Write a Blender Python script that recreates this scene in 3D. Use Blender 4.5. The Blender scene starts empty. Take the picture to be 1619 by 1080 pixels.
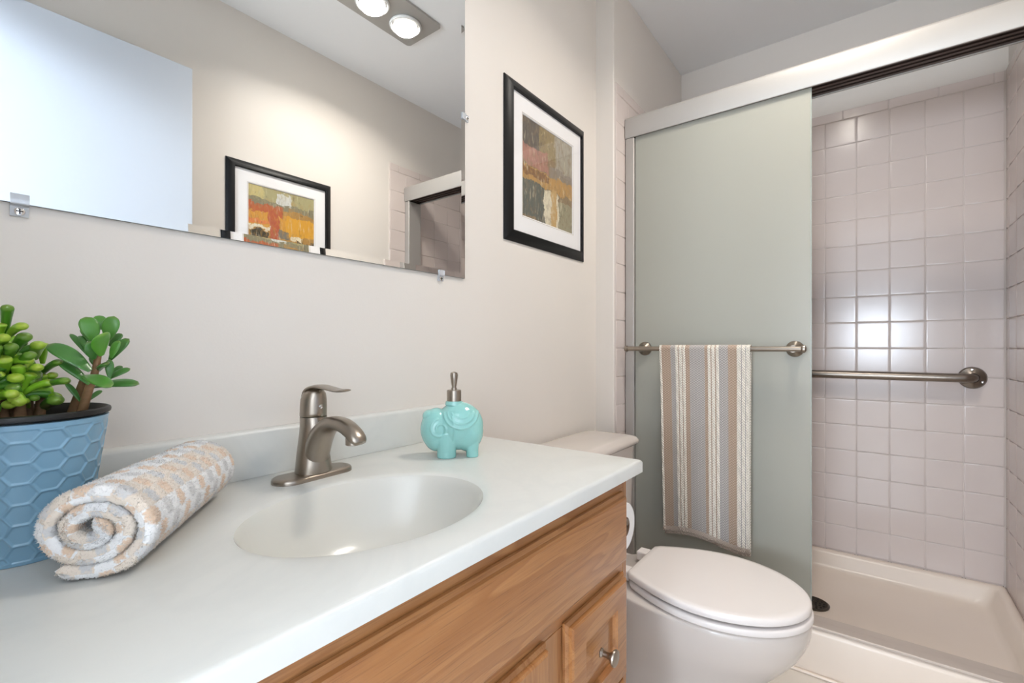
import bpy, bmesh, math, random
from mathutils import Vector, Matrix, noise as mnoise
C = bpy.context.scene.collection
SC = bpy.context.scene
PI = math.pi
random.seed(11)

# ------------------------------------------------------------------ camera, world, lights, exposure
cd = bpy.data.cameras.new('camera'); cam = bpy.data.objects.new('camera', cd); C.objects.link(cam)
cam.location = (0, 0, 1.02)
cam.rotation_euler = (PI/2, 0, -PI/2 + math.radians(37.30))
cd.sensor_width = 36; cd.lens = 36*745/1619; cd.shift_y = 9/1619
cd.clip_start = .01
SC.camera = cam
SC.view_settings.view_transform = 'Standard'
SC.view_settings.look = 'None'
SC.view_settings.gamma = 1
SC.view_settings.use_curve_mapping = False
SC.view_settings.exposure = 0.36
wd = bpy.data.worlds.new('sky'); SC.world = wd; wd.use_nodes = True
wd.node_tree.nodes['Background'].inputs[0].default_value = (.80, .90, 1.0, 1)
wd.node_tree.nodes['Background'].inputs[1].default_value = 1.2

def area(name, loc, direction, sx, sy, power, col, spread=180, shape='RECTANGLE'):
    l = bpy.data.lights.new(name, 'AREA'); l.shape = shape; l.size = sx; l.size_y = sy
    l.energy = power; l.color = col; l.spread = math.radians(spread)
    o = bpy.data.objects.new(name, l); C.objects.link(o); o.location = loc
    o.rotation_euler = Vector(direction).to_track_quat('-Z', 'Y').to_euler()
    return o
DAY = (.76, .87, 1.0)
WARM = (1.0, .93, .85)
area('hall_window_daylight', (-2.62, -.05, 1.16), (1, 0, .30), .5, .62, 42, DAY)
area('hall_fill_light', (-1.1, .62, 2.38), (.3, -.35, -1), .6, .6, 80, DAY)  # unseen fill light, added to boost what comes through the doorway

# ------------------------------------------------------------------ helpers
def lin(c):
    return tuple(((v/255)/12.92 if v/255 <= .04045 else (((v/255)+.055)/1.055)**2.4) for v in c) + (1,)

class N:
    """small node-graph builder"""
    def __init__(s, name):
        s.m = bpy.data.materials.new(name); s.m.use_nodes = True
        s.t = s.m.node_tree; s.b = s.t.nodes['Principled BSDF']; s.out = s.t.nodes['Material Output']
    def n(s, typ, **kw):
        nd = s.t.nodes.new(typ)
        for k, v in kw.items():
            if k.startswith('i_'):
                k = k[2:]; k = int(k) if k.isdigit() else k.replace('_', ' ')
                nd.inputs[k].default_value = v
            else: setattr(nd, k, v)
        return nd
    def l(s, a, b): s.t.links.new(a, b)
    def p(s, **kw):
        for k, v in kw.items(): s.b.inputs[k.replace('_', ' ')].default_value = v
    def coord(s, scale=(1, 1, 1), kind='Object'):
        tc = s.n('ShaderNodeTexCoord'); mp = s.n('ShaderNodeMapping'); mp.inputs['Scale'].default_value = scale
        s.l(tc.outputs[kind], mp.inputs['Vector']); return mp.outputs[0]
    def noise(s, vec, scale, detail=4, rough=.5, dist=0):
        nd = s.n('ShaderNodeTexNoise', i_Scale=scale, i_Detail=detail, i_Roughness=rough, i_Distortion=dist)
        s.l(vec, nd.inputs['Vector']); return nd.outputs[0]
    def ramp(s, fac, stops, interp='LINEAR'):
        nd = s.n('ShaderNodeValToRGB'); nd.color_ramp.interpolation = interp
        e = nd.color_ramp.elements
        while len(e) < len(stops): e.new(.5)
        for i, (p, c) in enumerate(stops): e[i].position = p; e[i].color = c
        s.l(fac, nd.inputs[0]); return nd.outputs[0]
    def mix(s, fac, a, b, mode='MIX'):
        nd = s.n('ShaderNodeMix', data_type='RGBA', blend_type=mode)
        for inp, v in ((nd.inputs[0], fac), (nd.inputs[6], a), (nd.inputs[7], b)):
            if isinstance(v, (float, int, tuple)): inp.default_value = v
            else: s.l(v, inp)
        return nd.outputs[2]
    def math(s, op, a, b=0.0):
        nd = s.n('ShaderNodeMath', operation=op)
        for inp, v in ((nd.inputs[0], a), (nd.inputs[1], b)):
            if isinstance(v, (float, int)): inp.default_value = v
            else: s.l(v, inp)
        return nd.outputs[0]
    def bump(s, h, strength=.2, dist=.002):
        nd = s.n('ShaderNodeBump', i_Strength=strength, i_Distance=dist)
        s.l(h, nd.inputs['Height']); s.l(nd.outputs[0], s.b.inputs['Normal'])
    def col(s, sock): s.l(sock, s.b.inputs['Base Color'])

def plain(name, rgb, rough=.5, metal=0, **kw):
    g = N(name); g.p(Base_Color=lin(rgb), Roughness=rough, Metallic=metal, **kw); return g.m

def paint(name, rgb, rough=.55, bump=.12, var=.02):
    g = N(name); v = g.coord()
    c = lin(rgb); c2 = tuple(x*(1-var*2) for x in c[:3]) + (1,)
    g.col(g.mix(g.noise(v, 3, 3), c, c2)); g.p(Roughness=rough)
    g.bump(g.noise(v, 260, 3), bump, .001); return g.m

def brushed(name, rgb, rough=.3, scale=(400, 400, 8), metal=1.0):
    g = N(name); v = g.coord(scale)
    n = g.noise(v, 1, 3)
    g.p(Base_Color=lin(rgb), Metallic=metal)
    g.l(g.math('ADD', g.math('MULTIPLY', n, .10), rough-.05), g.b.inputs['Roughness'])
    return g.m

def wood(name, axis):
    g = N(name)
    def sc(along, across): return tuple(along if i == axis else across for i in range(3))
    big = g.noise(g.coord(sc(1.6, 11)), 1, 3, .5, .8)
    w = g.n('ShaderNodeMath', operation='FRACT'); g.l(g.math('MULTIPLY', big, 9.0), w.inputs[0])
    rings = g.ramp(w.outputs[0], [(0, (0, 0, 0, 1)), (.55, (.45, .45, .45, 1)), (.9, (1, 1, 1, 1)), (1, (.1, .1, .1, 1))])
    fine = g.noise(g.coord(sc(9, 300)), 1, 4, .6)
    pores = g.ramp(g.noise(g.coord(sc(14, 700)), 1, 2, .5), [(.56, (0, 0, 0, 1)), (.70, (1, 1, 1, 1))])
    c = g.mix(rings, lin((186, 133, 82)), lin((158, 104, 58)))
    c = g.mix(g.math('MULTIPLY', fine, .75), c, lin((142, 88, 46)))
    c = g.mix(g.math('MULTIPLY', pores, .38), c, lin((88, 50, 26)))
    g.col(c); g.p(Roughness=.33, Coat_Weight=.35, Coat_Roughness=.18)
    g.bump(fine, .06, .0008); return g.m

def obj(name, bm, mat, parent=None, smooth=35, bevel=0, seg=2, kind=None, label=None):
    me = bpy.data.meshes.new(name)
    bmesh.ops.recalc_face_normals(bm, faces=bm.faces[:])
    if parent is not None:
        off = -abs_loc(parent); bmesh.ops.translate(bm, verts=bm.verts[:], vec=off)
    bm.to_mesh(me); bm.free()
    for m in (mat if isinstance(mat, (list, tuple)) else [mat]): me.materials.append(m)
    if smooth:
        me.polygons.foreach_set('use_smooth', [True]*len(me.polygons))
        me.set_sharp_from_angle(angle=math.radians(smooth))
    o = bpy.data.objects.new(name, me); C.objects.link(o)
    if parent is not None: o.parent = parent
    if bevel:
        b = o.modifiers.new('bevel', 'BEVEL'); b.width = bevel; b.segments = seg; b.limit_method = 'ANGLE'; b.angle_limit = math.radians(40)
        b.harden_normals = False
    if kind: o['kind'] = kind
    if label: o['label'] = label
    return o

def abs_loc(o):
    v = Vector((0, 0, 0))
    while o is not None: v += o.location; o = o.parent
    return v

def thing(name, label, cat, loc, group=None):
    o = bpy.data.objects.new(name, None); C.objects.link(o); o.empty_display_size = .05
    o.location = loc; o['label'] = label; o['category'] = cat
    if group: o['group'] = group
    return o
def base_origin(o, loc):
    """move the origin of a single-mesh thing to loc"""
    o.data.transform(Matrix.Translation(-Vector(loc))); o.location = loc
def tag(o, label, cat, group=None):
    o['label'] = label; o['category'] = cat
    if group: o['group'] = group
    return o

def box(bm, x0, x1, y0, y1, z0, z1):
    vs = [bm.verts.new(p) for p in ((x0,y0,z0),(x1,y0,z0),(x1,y1,z0),(x0,y1,z0),(x0,y0,z1),(x1,y0,z1),(x1,y1,z1),(x0,y1,z1))]
    for f in ((3,2,1,0),(4,5,6,7),(0,1,5,4),(1,2,6,5),(2,3,7,6),(3,0,4,7)): bm.faces.new([vs[i] for i in f])
    return vs
def B(*a):
    bm = bmesh.new(); box(bm, *a); return bm

def loft(bm, rings, closed=True, cap0=True, cap1=True, wrap=False):
    rs = [[bm.verts.new(p) for p in r] for r in rings]
    n = len(rs[0])
    pairs = list(zip(rs, rs[1:])) + ([(rs[-1], rs[0])] if wrap else [])
    for a, b in pairs:
        for i in range(n if closed else n-1):
            j = (i+1) % n
            bm.faces.new((a[i], a[j], b[j], b[i]))
    if not wrap:
        if cap0: bm.faces.new(rs[0][::-1])
        if cap1: bm.faces.new(rs[-1])
    return rs

def tube(bm, pts, rad, n=16, cap=True, flat=None, up=None):
    """swept tube, rad float or list; flat = list of (side, vertical) radius pairs"""
    pts = [Vector(p) for p in pts]; rings = []
    ref = Vector(up) if up else Vector((0, 0, 1))
    if not up:
        d0 = (pts[1]-pts[0]).normalized()
        if abs(d0.z) > .9: ref = Vector((1, 0, 0))
    for i, p in enumerate(pts):
        d = (pts[min(i+1, len(pts)-1)] - pts[max(i-1, 0)]).normalized()
        s = d.cross(ref).normalized(); u = s.cross(d).normalized()
        if not up: ref = u
        ra, rb = flat[i] if flat else ((rad[i],)*2 if isinstance(rad, (list, tuple)) else (rad, rad))
        rings.append([p + s*ra*math.cos(2*PI*k/n) + u*rb*math.sin(2*PI*k/n) for k in range(n)])
    loft(bm, rings, True, cap, cap); return rings

def lathe(bm, prof, o, n=48, axis=(0, 0, 1), cap0=False, cap1=False):
    """prof = [(radius, height)] about axis through o"""
    q = Vector((0, 0, 1)).rotation_difference(Vector(axis).normalized()); o = Vector(o); rings = []
    for r, h in prof:
        r = max(r, 1e-5)
        rings.append([o + q @ Vector((r*math.cos(2*PI*k/n), r*math.sin(2*PI*k/n), h)) for k in range(n)])
    loft(bm, rings, True, cap0, cap1)

def spline(pts, n):
    """Catmull-Rom through pts (tuples of any length), n samples per span"""
    P = [pts[0]] + list(pts) + [pts[-1]]; out = []
    for i in range(1, len(P)-2):
        for k in range(n):
            t = k/n; a, b, c_, d = P[i-1], P[i], P[i+1], P[i+2]
            out.append(tuple(.5*((2*b[j]) + (-a[j]+c_[j])*t + (2*a[j]-5*b[j]+4*c_[j]-d[j])*t*t + (-a[j]+3*b[j]-3*c_[j]+d[j])*t**3) for j in range(len(b))))
    out.append(tuple(pts[-1])); return out

# ------------------------------------------------------------------ materials
M = {}
M['wall'] = paint('greige_wall_paint', (233, 226, 218), .45, .12)
M['ceiling'] = paint('white_ceiling_paint', (248, 248, 248), .7, .1)
M['door'] = paint('white_door_paint', (206, 212, 221), .3, .05, .005)
M['white_trim'] = paint('white_trim_paint', (238, 238, 236), .35, .03, .01)
M['tile'] = None
M['floor'] = paint('pale_floor', (232, 224, 214), .35, .05)
g = N('white_wall_tile'); v = g.coord()
g.col(g.mix(g.noise(v, 4, 2), lin((224, 211, 205)), lin((217, 204, 198)))); g.p(Roughness=.17, Specular_IOR_Level=.42)
g.bump(g.noise(v, 9, 2), .03, .004); M['tile'] = g.m
M['grout'] = paint('tile_grout', (216, 205, 198), .8, .2)
g = N('cultured_marble'); v = g.coord()
veins = g.ramp(g.noise(v, 3.2, 5, .6, 1.6), [(.42, (0, 0, 0, 1)), (.5, (1, 1, 1, 1)), (.58, (0, 0, 0, 1))])
g.col(g.mix(g.math('MULTIPLY', veins, .35), lin((218, 218, 213)), lin((208, 209, 205)))); g.p(Roughness=.34)
M['marble'] = g.m
g = N('bone_basin'); g.p(Base_Color=lin((222, 220, 212)), Roughness=.2, Coat_Weight=.3, Coat_Roughness=.08); M['basin'] = g.m
M['porcelain'] = plain('white_porcelain', (216, 207, 200), .12, Coat_Weight=.3, Coat_Roughness=.05)
M['seat'] = plain('white_seat_plastic', (240, 233, 229), .22)
g = N('bone_shower_pan'); v = g.coord()
g.col(g.mix(g.noise(v, 5, 3), lin((240, 226, 212)), lin((234, 219, 205)))); g.p(Roughness=.3); g.bump(g.noise(v, 500, 2), .05, .0006); M['pan'] = g.m
M['wood_x'] = wood('oak_grain_along', 0)
M['wood_z'] = wood('oak_grain_upright', 2)
M['nickel'] = brushed('brushed_nickel', (160, 150, 139), .30)
M['nickel_x'] = brushed('brushed_nickel_header', (184, 180, 175), .46, (400, 6, 400), .5)
M['steel'] = brushed('stainless_steel', (138, 129, 120), .30, (300, 6, 300))
M['track'] = plain('worn_aluminium_track', (208, 196, 186), .5, .3)
M['dark_track'] = plain('bronze_shadow_track', (88, 74, 68), .45, .8)  # dark metal with the shade under the header put into its colour
M['chrome'] = plain('chrome', (225, 225, 225), .06, 1)
M['bronze'] = plain('dark_drain_metal', (92, 86, 78), .35, 1)
M['mirror'] = plain('mirror_silver', (244, 246, 246), .0, 1)
M['black'] = plain('black_frame_lacquer', (11, 11, 13), .45, 0, Specular_IOR_Level=.3)
M['mat'] = plain('white_mat_board', (240, 238, 238), .8)
M['mat_edge'] = plain('cream_mat_bevel', (205, 196, 182), .8)
M['liner'] = plain('black_nursery_plastic', (18, 18, 18), .45)
M['soil'] = paint('dark_potting_soil', (46, 36, 30), .95, 1.0)
M['pot'] = plain('blue_glaze', (124, 166, 192), .3, Coat_Weight=.3, Coat_Roughness=.1)
M['aqua'] = plain('aqua_ceramic_glaze', (148, 208, 202), .1, Coat_Weight=.8, Coat_Roughness=.03)
M['bulb'] = None
g = N('lit_bulb'); g.p(Base_Color=(1, .97, .9, 1), Emission_Color=(1, .94, .84, 1), Emission_Strength=20); M['bulb'] = g.m
M['rubber'] = plain('black_rubber', (28, 26, 26), .6)
M['paper'] = paint('toilet_paper', (242, 240, 238), .9, .3)
M['cardboard'] = plain('cardboard_core', (120, 96, 78), .9)
g = N('clear_plastic'); g.p(Base_Color=(.95, .97, 1, 1), Roughness=.1, Transmission_Weight=.55, IOR=1.3, Coat_Weight=.4); M['clear'] = g.m
g = N('picture_glass')
gl = g.n('ShaderNodeBsdfGlossy', i_Roughness=.02); gl.inputs['Color'].default_value = (1, 1, 1, 1)
tr = g.n('ShaderNodeBsdfTransparent'); fr = g.n('ShaderNodeFresnel', i_IOR=1.45); mx = g.n('ShaderNodeMixShader')
geo = g.n('ShaderNodeNewGeometry'); g.l(g.math('MULTIPLY', fr.outputs[0], g.math('SUBTRACT', 1.0, geo.outputs['Backfacing'])), mx.inputs[0]); g.l(tr.outputs[0], mx.inputs[1]); g.l(gl.outputs[0], mx.inputs[2]); g.l(mx.outputs[0], g.out.inputs[0]); M['pglass'] = g.m
# frosted grey-green shower glass: light scatters through it and off it
g = N('frosted_glass')
df = g.n('ShaderNodeBsdfDiffuse'); df.inputs[0].default_value = lin((206, 205, 194))
tl = g.n('ShaderNodeBsdfTranslucent'); tl.inputs[0].default_value = lin((212, 212, 200))
gl = g.n('ShaderNodeBsdfGlossy', i_Roughness=.28); gl.inputs['Color'].default_value = (1, 1, 1, 1)
m1 = g.n('ShaderNodeMixShader', i_0=.42); fr = g.n('ShaderNodeFresnel', i_IOR=1.4); m2 = g.n('ShaderNodeMixShader')
g.l(df.outputs[0], m1.inputs[1]); g.l(tl.outputs[0], m1.inputs[2])
g.l(fr.outputs[0], m2.inputs[0]); g.l(m1.outputs[0], m2.inputs[1]); g.l(gl.outputs[0], m2.inputs[2]); g.l(m2.outputs[0], g.out.inputs[0])
M['frost'] = g.m
M['glass_edge'] = plain('pale_green_glass_edge', (168, 176, 168), .2)

def artwork(name, base, patches, seed):
    """abstract: ragged brushed patches (u0, u1, v0, v1, colour) over a mottled ground"""
    g = N(name); tc = g.n('ShaderNodeTexCoord'); sx = g.n('ShaderNodeSeparateXYZ'); g.l(tc.outputs['Generated'], sx.inputs[0])
    mp = g.n('ShaderNodeMapping'); mp.inputs['Location'].default_value = (seed, 0, seed*.7); g.l(tc.outputs['Generated'], mp.inputs[0]); v = mp.outputs[0]
    def nz(scale, stretch, det=5, dist=.4):
        m_ = g.n('ShaderNodeMapping'); m_.inputs['Scale'].default_value = stretch; g.l(v, m_.inputs[0]); return g.noise(m_.outputs[0], scale, det, .65, dist)
    du = g.math('ADD', sx.outputs[0], g.math('MULTIPLY', g.math('SUBTRACT', nz(5, (1, 1, 1)), .5), .22))
    dv = g.math('ADD', sx.outputs[2], g.math('MULTIPLY', g.math('SUBTRACT', nz(6, (.8, 1, 1.4)), .5), .20))
    c = g.mix(nz(4, (2.5, 1, 1)), lin(base), lin(tuple(int(x*.72) for x in base)))
    for k, (u0, u1, v0, v1, col) in enumerate(patches):
        a = g.n('ShaderNodeMath', operation='COMPARE'); g.l(du, a.inputs[0]); a.inputs[1].default_value = (u0+u1)/2; a.inputs[2].default_value = (u1-u0)/2
        b = g.n('ShaderNodeMath', operation='COMPARE'); g.l(dv, b.inputs[0]); b.inputs[1].default_value = (v0+v1)/2; b.inputs[2].default_value = (v1-v0)/2
        rag = g.ramp(nz(7+k, (1.6, 1, .9), 6), [(.30, (.25, .25, .25, 1)), (.52, (1, 1, 1, 1))])
        c = g.mix(g.math('MULTIPLY', g.math('MULTIPLY', a.outputs[0], b.outputs[0]), rag), c, lin(col))
    c = g.mix(g.ramp(nz(9, (3, 1, .8), 6), [(.55, (0, 0, 0, 1)), (.72, (.6, .6, .6, 1))]), c, lin((222, 210, 178)))
    c = g.mix(g.ramp(nz(10, (2.5, 1, 1.2), 6, 1.0), [(.58, (0, 0, 0, 1)), (.72, (.7, .7, .7, 1))]), c, lin((66, 60, 50)))
    g.col(c); g.p(Roughness=.7); return g.m
M['art_grey'] = artwork('abstract_grey_ochre', (150, 126, 92), [(0, .38, .70, 1.1, (88, 80, 72)), (.30, .66, .70, 1.1, (142, 124, 84)), (.62, 1.1, .60, 1.1, (160, 152, 136)), (-.1, .48, .54, .74, (164, 116, 100)), (.5, 1.1, .46, .64, (136, 124, 112)),
    (-.1, 1.1, .37, .53, (176, 134, 70)), (.0, .5, .44, .52, (122, 84, 48)), (-.1, .40, .02, .38, (86, 88, 80)), (.40, .70, -.1, .36, (214, 204, 178)), (.56, .66, .0, .40, (186, 150, 92)), (.70, 1.1, -.1, .30, (148, 140, 112))], 2.3)
M['art_gold'] = artwork('abstract_gold_orange', (196, 148, 74), [(-.1, 1.1, .84, 1.1, (164, 156, 112)), (.4, .62, .84, .97, (206, 206, 200)), (-.1, 1.1, .80, .87, (128, 122, 96)), (.0, .2, .87, 1.1, (196, 180, 120)), (-.1, .5, .70, .83, (178, 88, 42)), (-.1, 1.1, .58, .74, (206, 146, 46)),
    (.55, 1.1, .54, .74, (214, 156, 38)), (.30, .44, .2, .76, (176, 82, 46)), (-.1, .3, .63, .68, (212, 120, 60)), (.03, .28, .47, .56, (64, 58, 44)), (.42, .60, .50, .58, (116, 108, 94)), (.0, .3, .57, .61, (224, 214, 190)), (.72, 1.1, .42, .50, (74, 64, 50)), (.62, .8, .50, .54, (226, 212, 180)), (-.1, 1.1, -.1, .40, (196, 142, 70))], 5.1)

# ------------------------------------------------------------------ the room
XB, YL, YN, YR, ZC = 2.47, .855, .78, -.40, 2.426      # back wall, mirror wall, shower wing wall, right wall, ceiling
XF, XN = -.12, 1.664
def st(name, bm, mat, **k):
    return obj(name, bm, mat, kind='structure', **k)
st('floor', B(-2.8, XB+.1, -1.05, 1.05, -.06, 0), M['floor'])
st('ceiling', B(-2.8, XB+.1, -1.05, 1.05, ZC, ZC+.06), M['ceiling'])
bm = bmesh.new(); box(bm, XF, XN, YL, YL+.1, 0, ZC); wl = st('wall_left', bm, M['wall'])
st('wall_wing', B(XN, XB+.1, YN, YL+.1, 0, ZC), M['wall'], bevel=.004)
st('wall_right', B(XF-.1, XB+.1, YR-.1, YR, 0, ZC), M['wall'])
wb = st('wall_back', B(XB, XB+.1, YR, YN, 0, ZC), M['wall'])
bm = bmesh.new(); box(bm, XF-.1, XF, .335, YL+.1, 0, ZC); box(bm, XF-.1, XF, YR, -.335, 0, ZC); box(bm, XF-.1, XF, -.335, .335, 2.08, ZC)
st('wall_front', bm, M['wall'])
for nm, y0, y1 in (('wall_hall_left', .95, 1.05), ('wall_hall_right', -1.05, -.95)):
    st(nm, B(-2.8, XF-.1, y0, y1, 0, ZC), M['ceiling'])
bm = bmesh.new(); box(bm, -2.8, -2.7, -.95, -.45, 0, ZC); box(bm, -2.8, -2.7, .35, .95, 0, ZC); box(bm, -2.8, -2.7, -.45, .35, 0, .65); box(bm, -2.8, -2.7, -.45, .35, 1.7, ZC)
st('wall_hall_end', bm, M['ceiling'])
w1 = st('window_1', B(-2.77, -2.765, -.45, .35, .65, 1.7), M['pglass'], smooth=0)
bm = bmesh.new()
for b in ((-.45, -.41, .65, 1.7), (.31, .35, .65, 1.7), (-.41, .31, .65, .69), (-.41, .31, 1.66, 1.7), (-.41, .31, 1.16, 1.19)): box(bm, -2.79, -2.75, b[0], b[1], b[2], b[3])
obj('window_frame', bm, M['white_trim'], w1)

# open door folded back against the right-hand wall
bm = B(-.085, .672, -.335, -.300, .012, 2.052)
d1 = st('door_1', bm, M['door'], bevel=.002)
bm = bmesh.new(); lathe(bm, [(.024, 0), (.024, .004), (.010, .008), (.010, .028), (.020, .036), (.024, .046), (.018, .055), (0, .057)], (.615, -.300, .94), 32, (0, 1, 0), True)
obj('door_handle', bm, M['nickel'], d1)

# tile cladding: every tile a pillowed little slab over a grout bed
P = .1098; ZT = 1.02 + .9725; ZB = .140
def tile(bm, o, u, v, n, w, h, tilt=.00022):
    g2 = .0011; e = .0024; t = .0024
    a, b = random.uniform(-tilt, tilt), random.uniform(-tilt, tilt)
    L = []
    for q, k in ((0, 0), (.0004, .55), (.0014, .86), (.0032, .985), (.0062, 1.0)):
        L.append([bm.verts.new(o + u*x + v*y + n*(t*k + (a*(x-w/2)/.05*.4 + b*(y-h/2)/.05*.4 if k > .5 else 0))) for x, y in ((g2+q, g2+q), (w-g2-q, g2+q), (w-g2-q, h-g2-q), (g2+q, h-g2-q))])
    for A, Bq in zip(L, L[1:]):
        for i in range(4): bm.faces.new((A[i], A[(i+1) % 4], Bq[(i+1) % 4], Bq[i]))
    bm.faces.new(L[-1])
def clad(par, o, u, n, length, first):
    """o = bottom start corner of the cladding, u along it, n out of the wall; first = width of the first column"""
    o, u, n = Vector(o), Vector(u), Vector(n); v = Vector((0, 0, 1)); bm = bmesh.new(); bt = bmesh.new()
    cuts = [0.0]; x = first
    while x < length-.004: cuts.append(x); x += P
    cuts.append(length)
    z = ZT; first_row = True
    while z > ZB:
        zl = max(z-.1086, ZB)
        for a, b in zip(cuts, cuts[1:]): tile(bm, o + u*a + v*(zl-o.z), u, v, n, b-a, z-zl)
        z = zl
    a = 0.0; b = .062
    while a < length-1e-4:
        b = min(b, length); tile(bt, o + u*a + v*(ZT-o.z), u, v, n, b-a, .041); a = b; b += .153
    
    for nm, b_ in (('tile_cladding', bm), ('tile_trim', bt)):
        wn = obj(nm, b_, M['tile'], par, smooth=60).modifiers.new('flat_faces', 'WEIGHTED_NORMAL'); wn.weight = 100; wn.keep_sharp = False
def bed(name_parent, *a): obj('grout_bed', B(*a), M['grout'], name_parent, smooth=0)
tb = st('trim_1', B(XB-.006, XB+.002, YR, YN, ZB, ZT+.040), M['grout'], smooth=0)
clad(tb, (XB-.006, YN-.010, ZB), (0, -1, 0), (-1, 0, 0), YN-.010-YR-.010, (YN-.010-YR-.010) % P)
tl_ = st('trim_2', B(XN+.006, XB-.006, YN-.006, YN+.002, ZB-.14, ZT+.040), M['grout'], smooth=0)
clad(tl_, (XN+.006, YN-.006, ZB), (1, 0, 0), (0, -1, 0), XB-XN-.012-.004, .1098)
tr_ = st('trim_3', B(XN-.02, XB-.006, YR-.002, YR+.006, ZB-.14, ZT+.040), M['grout'], smooth=0)
clad(tr_, (XN-.02, YR+.006, ZB), (1, 0, 0), (0, 1, 0), XB-XN+.02-.010, .1098)

# ------------------------------------------------------------------ shower pan with curb and drain
pan = thing('shower_pan', 'cream shower floor pan with raised front curb below the tiled wall', 'shower pan', (2.08, .19, 0))
X0, X1, Y0, Y1 = 1.735, XB-.008, YR+.008, YN-.008
def rect(x0, x1, y0, y1, z, r, n=6):
    pts = []
    for cx, cy, a0 in ((x1-r, y1-r, 0), (x0+r, y1-r, 90), (x0+r, y0+r, 180), (x1-r, y0+r, 270)):
        for k in range(n+1):
            a = math.radians(a0 + 90*k/n); pts.append((cx+r*math.cos(a), cy+r*math.sin(a), z))
    return pts
bm = bmesh.new()
loft(bm, [rect(X0, X1, Y0, Y1, 0, .002), rect(X0, X1, Y0, Y1, .128, .002), rect(X0+.004, X1, Y0, Y1, .139, .004), rect(X0+.013, X1-.004, Y0+.004, Y1-.004, .1445, .006), rect(X0+.022, X1-.012, Y0+.012, Y1-.012, .146, .01),
          rect(X0+.065, X1-.020, Y0+.020, Y1-.020, .1455, .02), rect(X0+.076, X1-.028, Y0+.028, Y1-.028, .141, .024), rect(X0+.083, X1-.034, Y0+.034, Y1-.034, .132, .028), rect(X0+.098, X1-.048, Y0+.048, Y1-.048, .096, .034), rect(X0+.106, X1-.056, Y0+.056, Y1-.056, .084, .036), rect(X0+.125, X1-.075, Y0+.075, Y1-.075, .078, .04), rect(2.02, 2.14, .12, .24, .064, .055)])
obj('basin_tray', bm, M['pan'], pan, smooth=50)
bm = bmesh.new(); lathe(bm, [(.055, 0), (.056, .0035), (.050, .006), (.047, .0045), (.0, .0035)], (2.075, .175, .0645), 40, (0, 0, 1))
dr = obj('drain', bm, M['bronze'], pan, label='dark metal round drain grate')
bm = bmesh.new()
for rr, n in ((.014, 6), (.026, 10), (.038, 14)):
    for k in range(n):
        a = 2*PI*k/n; lathe(bm, [(.0042, 0), (.0042, .0012), (0, .0014)], (2.075+rr*math.cos(a), .175+rr*math.sin(a), .0685), 8)
obj('drain_holes', bm, M['rubber'], dr)
st('trim_4', B(1.722, 1.7345, YR+.002, YN-.002, 0, .009), M['pan'], bevel=.005)

# ------------------------------------------------------------------ shower door frame and sliding panels
fr_ = thing('shower_door_frame', 'satin nickel shower door header, jambs and bottom track', 'shower frame', (1.78, .19, .146))
bm = bmesh.new()
prof = [(1.745, 1.839), (1.742, 1.845), (1.742, 1.912), (1.747, 1.919), (1.832, 1.919), (1.838, 1.913), (1.838, 1.839), (1.832, 1.839), (1.832, 1.868), (1.750, 1.868), (1.750, 1.839)]
loft(bm, [[(x, y, z) for x, z in prof] for y in (YN-.011, YR+.011)])
hd = obj('header', bm, M['nickel_x'], fr_, smooth=30)
bm = bmesh.new()
for x in (1.7505, 1.774, 1.797, 1.820): box(bm, x, x+.0115, YR+.012, YN-.012, 1.842, 1.8675)
obj('roller_channel', bm, M['dark_track'], hd, smooth=0, label='dark ribbed channel under the header')
for y0, y1 in ((YN-.046, YN-.0105), (YR+.0105, YR+.046)):
    bm = bmesh.new(); box(bm, 1.746, 1.834, y0, y1, .1465, 1.8385); obj('jamb', bm, M['nickel_x'], fr_, bevel=.003)
bm = bmesh.new()
pr = [(1.737, .1462), (1.737, .1515), (1.7385, .1530), (1.772, .1545), (1.776, .1540), (1.778, .1520), (1.812, .1520), (1.8145, .1505), (1.8145, .1462)]
loft(bm, [[(x, y, z) for x, z in pr] for y in (YN-.047, YR+.047)])
obj('bottom_track', bm, M['track'], fr_, smooth=30)
def panel(x, y0, y1, label, z1=1.8412):
    p = thing('sliding_glass_panel', label, 'shower door', (x+.003, (y0+y1)/2, .155))
    obj('glass_pane', B(x, x+.006, y0, y1, .158, z1), M['frost'], p, smooth=0)
    obj('edge_strip', B(x-.0003, x+.0063, y0-.003, y0-.0002, .158, z1), M['glass_edge'], p, smooth=0, label='pale polished glass edge')
    return p
p1 = panel(1.757, .152, YN-.048, 'front frosted grey green sliding glass panel carrying the towel bar')
p2 = panel(1.794, .205, YN-.048, 'rear frosted sliding glass panel hidden behind the front panel')
obj('guide_block', B(1.748, 1.772, .150, .168, .1549, .172), M['rubber'], p1, bevel=.001, label='small black bottom guide block')
# towel bar on the front panel
bm = bmesh.new(); tube(bm, [(1.703, .743, 1.0145), (1.703, .168, 1.0145)], .0085, 20)
tbar = obj('towel_bar', bm, M['nickel'], p1, label='brushed nickel towel bar')
for y in (.692, .194):
    bm = bmesh.new(); lathe(bm, [(.0, .0), (.011, .0), (.011, .032), (.013, .036), (.024, .043), (.026, .0475), (.026, .0535)], (1.703, y, 1.0145), 32, (1, 0, 0))
    obj('bar_post', bm, M['nickel'], tbar)
for y, s in ((.743, 1), (.168, -1)):
    bm = bmesh.new(); lathe(bm, [(.0088, 0), (.0115, .002), (.0125, .006), (.0115, .011), (.006, .014), (0, .0145)], (1.703, y-.004*s, 1.0145), 24, (0, s, 0))
    obj('bar_end', bm, M['nickel'], tbar)

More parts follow.
